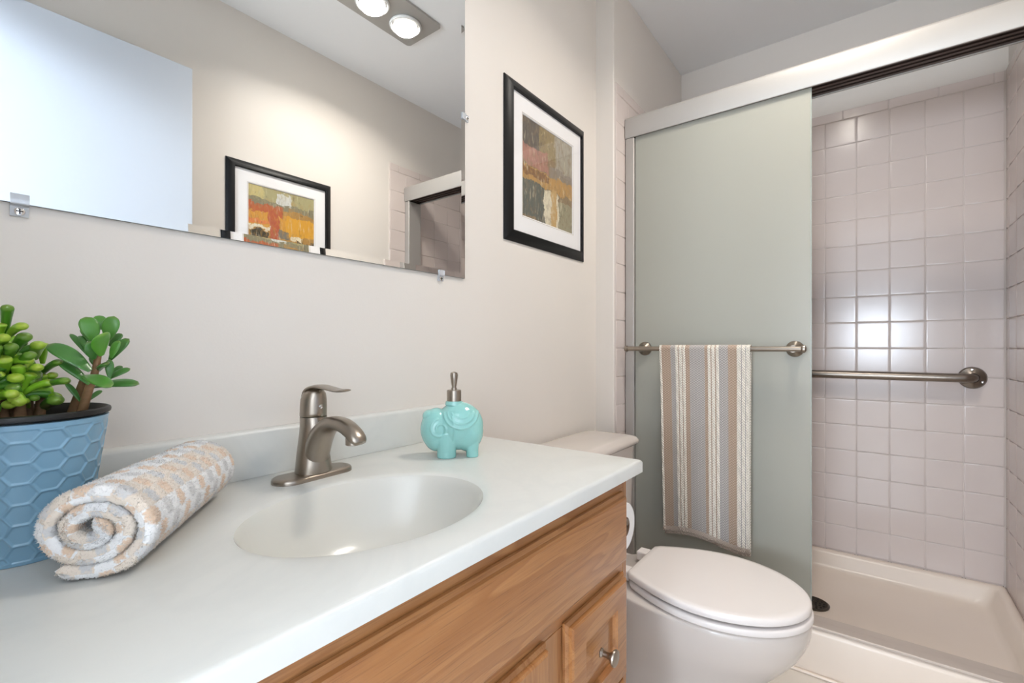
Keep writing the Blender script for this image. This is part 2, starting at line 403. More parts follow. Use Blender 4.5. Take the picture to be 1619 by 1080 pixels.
# grab bar on the back wall
gb = thing('grab_bar', 'stainless steel grab bar on the tiled back wall of the shower', 'grab bar', (2.46, .2, .905))
bm = bmesh.new(); yb = [-.303, -.300, -.292, -.278, -.262]; 
pts = [(2.462, -.303, .905), (2.44, -.303, .905)] + [(2.44-.03*math.sin(a), -.303+.03*(1-math.cos(a)), .905) for a in [PI/2*k/6 for k in range(1, 7)]]
pts += [(2.41, -.2, .905), (2.41, .1, .905), (2.41, .5, .905)] + [(2.44-.03*math.cos(a), .5+.03*math.sin(a), .905) for a in [PI/2*k/6 for k in range(1, 7)]] + [(2.462, .53, .905)]
tube(bm, pts, .0165, 20); obj('bar', bm, M['steel'], gb)
for y in (-.303, .53):
    bm = bmesh.new(); lathe(bm, [(.041, 0), (.041, .004), (.037, .010), (.026, .014), (.018, .018), (.0168, .030)], (2.4603, y, .905), 36, (-1, 0, 0))
    fl = obj('flange', bm, M['steel'], gb)
    for k in range(3):
        a = PI/2 + k*2*PI/3; bm = bmesh.new(); lathe(bm, [(.0045, 0), (.0045, .0015), (0, .002)], (2.4490, y+.030*math.cos(a), .905+.030*math.sin(a)), 12, (-1, 0, 0))
        obj('screw', bm, M['chrome'], fl)

# ------------------------------------------------------------------ hand towel over the bar
def towel():
    bm = bmesh.new(); uvl = bm.loops.layers.uv.new('UVMap')
    NU, yA, yB, rb = 200, .613, .313, .0125
    Lf, Lb = .660, .675
    def prof(s):      # s metres along the cloth: front hem -> over the bar -> back hem
        zb = 1.0145
        if s < Lf: return 1.703-rb, zb-(Lf-s)
        if s < Lf+PI*rb:
            a = (s-Lf)/rb; return 1.703-rb*math.cos(a), zb+rb*math.sin(a)
        return 1.703+rb, zb-(s-Lf-PI*rb)
    S = Lf+PI*rb+Lb; NS = 760; grid = []
    for i in range(NS+1):
        s = S*i/NS; row = []
        for j in range(NU+1):
            u = j/NU; x, z = prof(s)
            front = s < Lf+PI*rb/2
            drop = max(0, 1.0145-z)
            k = min(1, drop/.15)
            fold = .0045*math.sin(u*9.0+1.2)*k*(.5+drop) + .004*math.sin(u*4.2+.3)*k*(.4+1.4*drop)
            if front: x += fold - .010*min(1, drop/.5)*u*k
            else: x -= (rb*1.05-.003)*min(1, drop/.07); x += fold*.9 - .010*min(1, drop/.5)*u*k
            if front: x += .004*min(1, drop/.07)
            hem = (.5-.5*math.cos(2*PI*(u*1.15+.05)))*.010 + .006*math.sin(u*5)
            z += hem*(drop/.66) - (.008*u)*(drop/.66)*0
            y = yA + (yB-yA)*u
            y += (-.012*(1-u) - .002*u)*drop/.66
            # woven relief: twisted cream cords stand proud
            rel = cord(u)
            zz = s*1.0
            r = 0
            if rel == 1: r = .0018 + .0014*math.sin((zz/.0100 + u*40)*2*PI)
            elif rel == 2: r = .0008*math.sin((zz/.0085 + abs(((u*26) % 1)-.5)*2)*2*PI)
            edge = min(u, 1-u)
            nx = -1 if front else 1
            row.append(bm.verts.new((x + nx*r, y, z)))
        grid.append(row)
    for i in range(NS):
        for j in range(NU):
            f = bm.faces.new((grid[i][j], grid[i][j+1], grid[i+1][j+1], grid[i+1][j]))
            for lp, (a, b) in zip(f.loops, ((i, j), (i, j+1), (i+1, j+1), (i+1, j))): lp[uvl].uv = (b/NU, S*a/NS)
    return bm
STR = [(0, .022, 'c', 1), (.022, .033, 'b', 2), (.033, .13, 'b', 2), (.13, .19, 'g', 2), (.19, .218, 'c', 1), (.218, .233, 'b', 2), (.233, .262, 'c', 1), (.262, .275, 'b', 2), (.275, .304, 'c', 1), (.304, .355, 'b', 2),
       (.355, .52, 'g', 2), (.52, .555, 'b', 2), (.555, .585, 'c', 1), (.585, .60, 'b', 2), (.60, .63, 'c', 1), (.63, .645, 'b', 2), (.645, .675, 'c', 1), (.675, .77, 'g', 2), (.77, .865, 'b', 2), (.865, .905, 'c', 1), (.905, .915, 'g', 2), (.915, .95, 'c', 1), (.95, .96, 'g', 2), (.96, 1.01, 'c', 1)]
def cord(u):
    for a, b, c_, k in STR:
        if a <= u < b: return k
    return 1
g = N('striped_towel_weave'); tc = g.n('ShaderNodeTexCoord'); sx = g.n('ShaderNodeSeparateXYZ'); g.l(tc.outputs['UV'], sx.inputs[0])
rp = g.n('ShaderNodeValToRGB'); rp.color_ramp.interpolation = 'CONSTANT'; e = rp.color_ramp.elements
CC = {'c': lin((240, 232, 218)), 'b': lin((178, 150, 126)), 'g': lin((174, 168, 165))}
while len(e) < len(STR): e.new(.5)
for i, (a, b, c_, k) in enumerate(STR): e[i].position = a; e[i].color = CC[c_]
g.l(sx.outputs[0], rp.inputs[0])
tri = g.math('PINGPONG', g.math('MULTIPLY', sx.outputs[0], 52.0), 1.0)
wv = g.math('SINE', g.math('ADD', g.math('MULTIPLY', sx.outputs[1], 740.0), g.math('MULTIPLY', tri, 6.28)))
wv = g.math('ADD', g.math('MULTIPLY', wv, .5), .5)
c2 = g.mix(g.math('MULTIPLY', wv, .30), g.mix(1.0, rp.outputs[0], g.ramp(wv, [(0, (.66, .65, .64, 1)), (.6, (1, 1, 1, 1))]), 'MULTIPLY'), lin((230, 220, 208)))
hem = g.math('ADD', g.math('LESS_THAN', sx.outputs[1], .016), g.math('GREATER_THAN', sx.outputs[1], 1.359))
c2 = g.mix(hem, c2, lin((196, 180, 166)))
g.col(c2); g.p(Roughness=.95, Sheen_Weight=.25); hh = g.math('ADD', wv, g.noise(g.coord(), 600, 2)); g.bump(hh, .5, .0012)
tw = obj('hand_towel', towel(), g.m, smooth=80)
sm = tw.modifiers.new('cloth_thickness', 'SOLIDIFY'); sm.thickness = .0026; sm.offset = 0
base_origin(tw, (1.70, .463, .35))
tag(tw, 'brown, grey and cream striped hand towel hanging over the towel bar', 'towel')

# ------------------------------------------------------------------ vanity cabinet
TOPZ = .797; UND = .772
vc = thing('vanity_cabinet', 'honey oak vanity cabinet under the white sink top', 'cabinet', (.38, .62, 0))
VX0, VX1, VYF, VYB = -.105, .8757, .384, .845
bm = bmesh.new(); box(bm, VX0, VX0+.016, VYF+.018, VYB, 0, UND-.0015); box(bm, VX1-.016, VX1, VYF+.0, VYB, 0, UND-.0015); box(bm, VX0+.016, VX1-.016, VYB-.006, VYB, .0, UND-.0015); box(bm, VX0+.016, VX1-.016, VYF+.018, VYB-.006, .09, .106); box(bm, VX0+.016, VX1-.016, VYF+.06, VYF+.076, 0, .09); box(bm, VX0, VX1-.0162, VYF+.003, VYF+.0178, .09, .711)
obj('body', bm, M['wood_z'], vc, bevel=.001)
# face frame rails and stiles (grain follows each)
bm = bmesh.new(); box(bm, VX0, VX1-.0163, VYF-.0005, VYF+.0175, .7115, UND-.002); obj('top_rail', bm, M['wood_x'], vc, bevel=.001)
bm = bmesh.new(); box(bm, VX0+.001, VX1-.0165, VYF-.0003, VYF+.0170, .585, .622); obj('middle_rail', bm, M['wood_x'], vc, bevel=.001)
bm = bmesh.new(); box(bm, .560, .650, VYF-.0002, VYF+.0165, .11, .584); obj('stile', bm, M['wood_z'], vc, bevel=.001)
YF = .3665
def front(name, x0, x1, z0, z1, mat, raised=False, parent=vc, label=None):
    """overlay front with a moulded edge; raised = frame around a recessed panel"""
    bm = bmesh.new()
    def ring(i, y): return [(x0+i, y, z0+i), (x1-i, y, z0+i), (x1-i, y, z1-i), (x0+i, y, z1-i)]
    R = [ring(0, VYF-.0012), ring(0, VYF-.006), ring(.003, VYF-.0085), ring(.0055, VYF-.0095), ring(.0065, YF-.0005+.003), ring(.010, YF+.0004), ring(.0125, YF)]
    if raised:
        R += [ring(.048, YF), ring(.0505, YF+.003), ring(.052, YF+.0095), ring(.060, YF+.0105), ring(.064, YF+.0095), ring(.078, YF+.005), ring(.082, YF+.0045)]
    loft(bm, R, True, True, True)
    return obj(name, bm, mat, parent, smooth=20, label=label)
front('false_front', -.085, .848, .611, .7435, M['wood_x'])
dw = front('drawer', .632, .848, .397, .589, M['wood_x'], True)
# upright grain on the drawer frame sides and panel
dr_door = front('door', .262, .577, .115, .589, M['wood_z'], True)
front('door', -.085, .215, .115, .589, M['wood_z'], True)
front('drawer', .632, .848, .115, .385, M['wood_x'], True)
def knob(par, x, z):
    bm = bmesh.new(); lathe(bm, [(.0075, 0), (.0078, .002), (.0052, .005), (.0046, .012), (.0058, .017), (.0085, .0205), (.0125, .0235), (.0140, .0258), (.0134, .0284), (.010, .0298), (0, .0303)], (x, YF+.0046, z), 32, (0, -1, 0))
    obj('knob', bm, M['nickel'], par, label='brushed nickel knob')
knob(dw, .740, .493); knob(dr_door, .300, .50)

# ------------------------------------------------------------------ vanity top with integral oval sink
vt = thing('sink_countertop', 'white cultured marble vanity top with integral oval sink', 'countertop', (.4, .6, UND))
TX0, TX1, TY0, TY1 = -.115, .902, .361, .854
sx_, sy_, SA, SB = .4164, .5657, .1778, .1383
angs = sorted(set([2*PI*k/160 for k in range(160)] + [math.atan2(yy-sy_, xx-sx_) % (2*PI) for xx in (TX0, TX1) for yy in (TY0, TY1)]))
def rectpt(a, x0, x1, y0, y1):
    dx, dy = math.cos(a), math.sin(a)
    t = min([( (x1 if dx > 0 else x0)-sx_)/dx if abs(dx) > 1e-9 else 1e9, ((y1 if dy > 0 else y0)-sy_)/dy if abs(dy) > 1e-9 else 1e9])
    return sx_+dx*t, sy_+dy*t
def ell(a, k, z):
    # same ray angle, true ellipse
    r = 1/math.sqrt((math.cos(a)/SA)**2+(math.sin(a)/SB)**2)*k
    return (sx_+r*math.cos(a), sy_+r*math.sin(a), z)
def rr(i, z): return [(*rectpt(a, TX0+i, TX1-i, TY0+i, TY1-i), z) for a in angs]
bm = bmesh.new()
rings = [rr(.012, UND), rr(.0, UND), rr(0, TOPZ-.006), rr(.0012, TOPZ-.0025), rr(.004, TOPZ-.0006), rr(.007, TOPZ)]
for k, dz in ((1.22, 0), (1.16, -.0004), (1.07, -.0014), (1.03, -.0026), (1.0, -.005)): rings.append([ell(a, k, TOPZ+dz) for a in angs])
rings.append([ell(a, 1.0, UND) for a in angs])
loft(bm, rings, True, wrap=True)
obj('slab', bm, M['marble'], vt, smooth=50)
bm = bmesh.new(); rings = []
for k, dz in ((1.0, -.005), (.985, -.009), (.965, -.017), (.93, -.034), (.87, -.058), (.78, -.082), (.65, -.101), (.48, -.113), (.28, -.119), (.10, -.1215)): rings.append([ell(a, k*.9995, TOPZ+dz) for a in angs])
for k, dz in ((.10, -.130), (.5, -.124), (.8, -.094), (.95, -.050), (.9995, -.0255), ): rings.append([ell(a, k, TOPZ+dz) for a in angs])
loft(bm, rings, True, wrap=True)
bs = obj('basin', bm, M['basin'], vt, smooth=80, label='bone coloured oval sink bowl')
bm = bmesh.new(); lathe(bm, [(.0215, 0), (.0225, .002), (.020, .0035), (.016, .002), (.006, .001), (0, .0008)], (sx_, sy_, TOPZ-.1220), 32)
obj('drain', bm, M['nickel'], bs)
bm = bmesh.new()
py = [(.8545, TOPZ+.0003), (.836, TOPZ+.0003), (.8355, TOPZ+.006), (.835, TOPZ+.074), (.837, TOPZ+.0785), (.841, TOPZ+.081), (.8545, TOPZ+.081)]
loft(bm, [[(x, y, z) for y, z in py] for x in (-.118, .878)])
bk = obj('backsplash', bm, M['marble'], smooth=40); base_origin(bk, (.38, .845, TOPZ))
tag(bk, 'low white marble backsplash strip along the wall behind the faucet', 'backsplash')

# ------------------------------------------------------------------ faucet
fx, fy = .441, .768
fa = thing('faucet', 'brushed nickel single lever faucet behind the sink', 'faucet', (fx, fy, TOPZ))
bm = bmesh.new()
def stad(hl, hw, z, rot=.06):
    pts = []
    for k in range(48):
        a = 2*PI*k/48; x = (hl-hw)*(1 if math.cos(a) >= 0 else -1) + hw*math.cos(a); y = hw*math.sin(a)
        pts.append((fx + x*math.cos(rot) - y*math.sin(rot), fy + x*math.sin(rot) + y*math.cos(rot), z))
    return pts
loft(bm, [stad(.0715, .0275, TOPZ), stad(.0715, .0275, TOPZ+.004), stad(.0705, .0265, TOPZ+.0068), stad(.068, .024, TOPZ+.0085), stad(.063, .019, TOPZ+.0092)])
obj('base_plate', bm, M['nickel'], fa, smooth=40)
# body: oval column swept up and slightly back, flaring at the foot
bm = bmesh.new(); rings = []
for z, cy, ra, rb in spline([(.0088, .0, .0315, .0265), (.020, .000, .0300, .0262), (.045, .001, .0265, .0250), (.070, .000, .0235, .0240), (.088, -.001, .0225, .0232), (.100, .000, .0222, .0222), (.1035, .0, .0218, .0218)], 5):
    rings.append([(fx+ra*math.cos(2*PI*k/40), fy+cy+rb*math.sin(2*PI*k/40), TOPZ+z) for k in range(40)])
loft(bm, rings)
obj('body', bm, M['nickel'], fa, smooth=50)
# spout: arches out of the front of the body
bm = bmesh.new(); pts, fl = [], []
for y, z, a, b in spline([(.004, .012, .0235, .020), (-.008, .040, .0228, .021), (-.022, .068, .0215, .0190), (-.042, .0885, .0195, .0150), (-.066, .0975, .0180, .0120), (-.092, .0965, .0172, .0108), (-.115, .0880, .0160, .0100), (-.129, .0785, .0145, .0085), (-.1345, .0730, .0105, .0050)], 6):
    pts.append((fx, fy+y, TOPZ+z)); fl.append((a, b))
tube(bm, pts, None, 28, True, fl, up=(0, 0, 1))
sp = obj('spout', bm, M['nickel'], fa, smooth=60)
bm = bmesh.new(); lathe(bm, [(.0105, .0), (.0115, -.002), (.0115, -.0125), (.0098, -.0135), (.008, -.0125), (0, -.012)], (fx, fy-.1155, TOPZ+.0815), 28)
obj('aerator', bm, M['nickel'], sp)
# handle: domed cap with a flat lever reaching forward
hz = TOPZ+.104
bm = bmesh.new()
loft(bm, [[(fx+r*math.cos(2*PI*k/40), fy+.0005+oy+r*.98*math.sin(2*PI*k/40), hz+z) for k in range(40)] for r, z, oy in ((.0212, 0, 0), (.0222, .001, 0), (.0222, .006, 0), (.0220, .018, -.0004), (.0212, .030, -.001), (.0188, .039, -.003), (.0142, .045, -.005), (.007, .0485, -.007), (.001, .0494, -.008))])
hn = obj('handle', bm, M['nickel'], fa, smooth=60)
bm = bmesh.new(); pts, fl = [], []
for y, z, a, b in spline([(.0195, .0180, .010, .004), (.0150, .0345, .0140, .005), (.000, .0470, .0165, .0045), (-.022, .0520, .0150, .0036), (-.050, .0502, .0132, .0030), (-.078, .0478, .0125, .0027), (-.0935, .0492, .0110, .0024), (-.0985, .0502, .0060, .0015)], 6):
    pts.append((fx, fy+y, hz+z)); fl.append((a, b))
tube(bm, pts, None, 24, True, fl, up=(0, .35, 1))
obj('lever', bm, M['nickel'], hn, smooth=60)
bm = bmesh.new(); lathe(bm, [(.0036, 0), (.0036, .0015), (0, .0022)], (fx, fy-.0217, hz+.018), 16, (0, -1, 0))
obj('temperature_dot', bm, M['chrome'], hn)
# ------------------------------------------------------------------ elephant soap dispenser
ex, ey = .6975, .6865
sd = thing('soap_dispenser', 'aqua ceramic elephant soap dispenser with nickel pump', 'soap dispenser', (ex, ey, TOPZ))
E1 = Vector((.702, -.712, 0)); E2 = Vector((.712, .702, 0))
def EL(p): return Vector((ex, ey, TOPZ)) + E1*p[0] + E2*p[1] + Vector((0, 0, p[2]))
ELL = [((.014, 0, .061), (.0505, .038, .0495)), ((-.032, 0, .056), (.0325, .033, .0430)), ((.032, 0, .050), (.0325, .035, .0420)), ((-.030, 0, .040), (.028, .030, .030)), ((-.046, 0, .082), (.0145, .020, .0135))]
bm = bmesh.new()
for c_, r in ELL:
    m4 = Matrix.LocRotScale(Vector(c_), None, Vector(r)); bmesh.ops.create_uvsphere(bm, u_segments=32, v_segments=20, radius=1, matrix=m4)
def leg_(x, y, r):
    rings = [[(x+rr_*math.cos(2*PI*k/20), y+rr_*.8*math.sin(2*PI*k/20), z) for k in range(20)] for rr_, z in ((r*.94, 0), (r, .003), (r*.98, .012), (r*1.08, .03), (r*1.05, .05))]
    loft(bm, rings)
for x in (-.011, .041):
    for y in (-.017, .017): leg_(x, y, .0195 if x < 0 else .0125)
def surf_y(x, z):
    best = 0
    for c_, r in ELL:
        q = 1-((x-c_[0])/r[0])**2-((z-c_[2])/r[2])**2
        if q > 0: best = min(best, c_[1]-r[1]*math.sqrt(q))
    return best
def relief(pts, r):
    pts = [(x, surf_y(x, z)+r*.15, z) for x, z in pts]; tube(bm, pts, r, 10)
# spiral ear
relief([(-.024+(.020-.0145*t)*math.cos(PI*.55+t*8.2), .060+(.020-.0145*t)*math.sin(PI*.55+t*8.2)) for t in [k/46 for k in range(47)]], .0022)
relief([(-.002+.006*math.cos(a), .056+.030*math.sin(a)) for a in [(-75+150*k/20)*PI/180 for k in range(21)]], .0017)
# saddle blanket swags
relief([(.018+.034*math.cos(a), .092+.031*math.sin(a)) for a in [PI+PI*k/28 for k in range(29)]], .0026)
relief([(.018+.027*math.cos(a), .093+.023*math.sin(a)) for a in [PI+PI*k/24 for k in range(25)]], .0016)
relief([(.018+.019*math.cos(a), .095+.0145*math.sin(a)) for a in [PI*1.08+PI*.84*k/20 for k in range(21)]], .0011)
lathe(bm, [(.019, 0), (.0175, .006), (.0165, .008)], (.004, 0, .1045), 28, cap0=True, cap1=True)
tmpm = bpy.data.meshes.new('tmp'); bm.to_mesh(tmpm); bm.free()
to = bpy.data.objects.new('tmp', tmpm); C.objects.link(to)
rm = to.modifiers.new('r', 'REMESH'); rm.mode = 'VOXEL'; rm.voxel_size = .0011
s_ = to.modifiers.new('s', 'SMOOTH'); s_.iterations = 3; s_.factor = .5
dg = bpy.context.evaluated_depsgraph_get(); me2 = bpy.data.meshes.new_from_object(to.evaluated_get(dg))
bm = bmesh.new(); bm.from_mesh(me2)
for vv in bm.verts: vv.co = EL((vv.co.x, vv.co.y, max(vv.co.z, 0.0)))
bpy.data.objects.remove(to); bpy.data.meshes.remove(tmpm); bpy.data.meshes.remove(me2)
obj('ceramic_body', bm, M['aqua'], sd, smooth=180)
pc = EL((.004, 0, .1115))
bm = bmesh.new(); lathe(bm, [(.0135, 0), (.0148, .001), (.0148, .0215), (.0138, .0235), (.006, .0240), (.0055, .028)], pc, 36, cap0=True)
co = obj('pump_collar', bm, M['nickel'], sd)
bm = bmesh.new(); lathe(bm, [(.0050, .024), (.0044, .030), (.0058, .036), (.0072, .046), (.0080, .054), (.0070, .0590), (.0035, .0605), (0, .061)], pc, 28)
pts = [pc + Vector((0, 0, .0545)) + E2*a + Vector((0, 0, dz)) for a, dz in ((0, 0), (.012, .001), (.024, .0005), (.032, -.003))]
tube(bm, pts, [.0048, .0042, .0036, .003], 14)
obj('pump_head', bm, M['nickel'], sd)

# ------------------------------------------------------------------ potted succulents
px_, py_ = .0875, .737
pp = thing('potted_succulent', 'hexagon embossed blue pot of green jade succulents beside rolled towel', 'potted plant', (px_, py_, TOPZ))
def pot_r(h): return .0488 + (.0690-.0488)*(h/.145)
bm = bmesh.new(); NA, NH = 540, 190; rings = []
ncol = 18; ROW = .0212
def hexd(a, h):
    # flat-top hexagons, ncol columns round the pot; distance to the nearest cell border
    cw = 2*PI/ncol; best = []
    ci = a/cw
    for i in (math.floor(ci)-1, math.floor(ci), math.floor(ci)+1, math.floor(ci)+2):
        off = .5 if i % 2 else 0
        rj = h/ROW - off
        for j in (math.floor(rj), math.floor(rj)+1):
            dx = (ci-i)*1.5/1.732; dy = rj-j
            best.append((dx*dx+dy*dy))
    best.sort(); return math.sqrt(best[1])-math.sqrt(best[0])
for i in range(NH+1):
    h = .145*i/NH; r0 = pot_r(h); ring = []
    for k in range(NA):
        a = 2*PI*k/NA; d = hexd(a, h)
        rg = 0
        if .004 < h < .139:
            rg = .0013*(1-min(1, max(0, (d-.05)/.11)))
        else: rg = .0010
        ring.append((px_+(r0+rg)*math.cos(a), py_+(r0+rg)*math.sin(a), TOPZ+.0004+h))
    rings.append(ring)
rings.append([(px_+.0665*math.cos(2*PI*k/NA), py_+.0665*math.sin(2*PI*k/NA), TOPZ+.1460) for k in range(NA)])
rings.append([(px_+.0640*math.cos(2*PI*k/NA), py_+.0640*math.sin(2*PI*k/NA), TOPZ+.1385) for k in range(NA)])
loft(bm, rings, True, True, False)
obj('pot', bm, M['pot'], pp, smooth=60)
bm = bmesh.new(); lathe(bm, [(.060, .115), (.0645, .140), (.0660, .147), (.0715, .1485), (.0722, .151), (.0715, .1535), (.0690, .1545), (.0668, .1525), (.0645, .145), (.061, .128)], (px_, py_, TOPZ), 72)
obj('nursery_liner', bm, M['liner'], pp, smooth=40)
bm = bmesh.new()
rings = []
for i in range(9):
    r = .0625*(1-i/8)
    rings.append([(px_+max(r, .0008)*math.cos(2*PI*k/40), py_+max(r, .0008)*math.sin(2*PI*k/40), TOPZ+.1375+.003*mnoise.noise(Vector((r*90*math.cos(2*PI*k/40), r*90*math.sin(2*PI*k/40), 0)))) for k in range(40)])
loft(bm, rings, True, False, True); obj('soil', bm, M['soil'], pp)

def leaf_mat(name, c0, c1, tipc, rough=.28):
    g = N(name); g.p(Roughness=rough, Subsurface_Weight=.12, Subsurface_Radius=(.003, .006, .001), Coat_Weight=.15)
    at = g.n('ShaderNodeAttribute', attribute_name='along'); v = g.coord()
    c = g.mix(g.noise(v, 45, 3), lin(c0), lin(c1))
    g.col(g.mix(g.ramp(at.outputs['Fac'], [(.86, (0, 0, 0, 1)), (1, (.7, .7, .7, 1))]), c, lin(tipc)))
    g.bump(g.noise(v, 350, 2), .05, .0005); return g.m
LM = [leaf_mat('jade_leaf', (58, 110, 46), (80, 136, 60), (104, 118, 52)), leaf_mat('jade_leaf_bright', (72, 130, 48), (92, 150, 60), (110, 132, 52)), leaf_mat('jade_leaf_fresh', (84, 152, 48), (104, 168, 62), (140, 170, 72)),
      leaf_mat('finger_leaf', (122, 176, 38), (150, 198, 56), (186, 196, 76), .32), leaf_mat('finger_leaf_deep', (64, 124, 38), (92, 150, 46), (130, 150, 60), .32)]
CAMV = Vector((0, 0, 1.02))
def add_leaf(bm, b, t, w, th, face=None, mi=0, spoon=0, round_tip=False, bend=.0):
    lay = bm.verts.layers.float.get('along') or bm.verts.layers.float.new('along')
    b, t = Vector(b), Vector(t); d = t-b; L = d.length; d = d/L
    nrm = (face or Vector((0, 0, 1))); s = d.cross(nrm)
    if s.length < 1e-3: s = d.cross(Vector((1, 0, 0)))
    s.normalize(); n = s.cross(d).normalized(); rings = []; al = []
    NS, NK = 15, 18
    for i in range(NS+1):
        u = i/NS; uu = u
        if round_tip: wk = (.55+.45*u)*min(1, math.sqrt(max(0, 1-((u-.86)/.14)**2)) if u > .86 else 1)*(.8+.2*min(1, u*4))
        else: wk = (.30+.70*math.sin(min(1, u/.62)*PI/2)) * (1 if u < .62 else math.sqrt(max(0, 1-((u-.62)/.38)**2.1)))
        wk = max(wk, .02)
        p = b + d*L*u + n*(bend*L*math.sin(u*PI)) + n*(-.25*bend*L*u*u)
        ring = []
        for k in range(NK):
            a = 2*PI*k/NK; q = p + s*(w/2*wk*math.cos(a)) + n*(th/2*(wk**.8)*math.sin(a)) - n*(spoon*w*(math.cos(a)**2)*-wk*.5)
            ring.append(q)
        rings.append(ring); al.append(u)
    n0 = len(bm.faces); bm.faces.ensure_lookup_table()
    rs = loft(bm, rings, True, True, True)
    for r, u in zip(rs, al):
        for vv in r: vv[lay] = u
    bm.faces.ensure_lookup_table()
    for f in bm.faces[n0:]: f.material_index = mi

JADE = [
    ((0.1341, 0.6986, 0.9934), (0.1032, 0.7227, 1.0238), 0.0196, 0), ((0.1345, 0.7063, 0.9778), (0.1111, 0.7205, 1.0052), 0.0113, 0), ((0.1299, 0.7206, 0.9575), (0.1185, 0.7273, 0.98), 0.0063, 0),
    ((0.1297, 0.7043, 0.9876), (0.144, 0.6609, 0.9766), 0.0165, 1), ((0.1428, 0.7201, 0.9736), (0.1738, 0.6795, 0.9774), 0.0143, 0), ((0.1547, 0.721, 0.982), (0.1751, 0.7191, 0.9943), 0.0090, 0),
    ((0.1594, 0.7314, 0.9844), (0.1718, 0.7399, 0.9971), 0.0075, 0), ((0.1529, 0.707, 0.9834), (0.1534, 0.7095, 1.0059), 0.0083, 0), ((0.1447, 0.7012, 1.0107), (0.1408, 0.6767, 1.036), 0.0203, 2),
    ((0.1419, 0.7213, 1.027), (0.1355, 0.7265, 1.0555), 0.0188, 1), ((0.1505, 0.7349, 1.0411), (0.1509, 0.7426, 1.0585), 0.0128, 1), ((0.1543, 0.7217, 1.0287), (0.1589, 0.7156, 1.057), 0.0168, 1),
    ((0.1389, 0.7088, 1.0062), (0.1338, 0.7024, 1.0268), 0.0138, 0), ((0.1399, 0.7405, 1.0103), (0.1285, 0.7637, 1.0365), 0.0072, 0), ((0.1389, 0.7418, 1.018), (0.1367, 0.7612, 1.0343), 0.0075, 0),
    ((0.157, 0.7263, 1.0041), (0.1726, 0.7141, 1.0304), 0.0138, 0), ((0.1538, 0.7058, 1.0075), (0.1597, 0.698, 1.0278), 0.0093, 1), ((0.1584, 0.7327, 1.0211), (0.1703, 0.7335, 1.0369), 0.0098, 0),
    ((0.1433, 0.7525, 0.9556), (0.1568, 0.7596, 0.9667), 0.0063, 0), ((0.1456, 0.7165, 0.9924), (0.1483, 0.6965, 1.0018), 0.0120, 0), ((0.146, 0.7243, 0.9952), (0.1436, 0.7357, 1.0103), 0.0105, 0), ((0.143, 0.7447, 1.0257), (0.141, 0.772, 1.0433), 0.0090, 0)]
HEAD = Vector((.146, .7165, 1.0))
bm = bmesh.new()
for (b, t, w, mi) in JADE:
    mid = (Vector(b)+Vector(t))/2
    # upper side of a jade leaf looks inward and up; blend with the open side of the rosette
    face = (Vector((0, 0, .6)) + (Vector((.02, .35, 1.06))-mid).normalized()*.2 + Vector((-.1, -.55, .25))).normalized()
    add_leaf(bm, b, t, w, min(.0052, w*.42), face, mi, spoon=.10, bend=.06)
jade = obj('jade_foliage', bm, LM[:3], pp, smooth=60)
def stem(name, pts, r):
    bm = bmesh.new(); q = spline(pts, 6); tube(bm, q, [r[0]+(r[1]-r[0])*i/(len(q)-1) for i in range(len(q))], 14); return obj(name, bm, M['stem'], pp, smooth=60)
g = N('woody_stem'); v = g.coord((1, 1, 5)); g.col(g.mix(g.noise(v, 60, 4), lin((150, 110, 80)), lin((118, 92, 56)))); g.p(Roughness=.7); g.bump(g.noise(v, 150, 3), .4, .001); M['stem'] = g.m
stem('jade_stem', [(.124, .742, .925), (.126, .7423, .9413), (.1301, .7369, .9609), (.1343, .7231, .985)], (.0050, .0040))
stem('jade_stem', [(.128, .722, .925), (.1304, .72, .9427), (.1358, .7129, .9723), (.1415, .7136, .9927), (.147, .7179, 1.030)], (.0054, .0030))
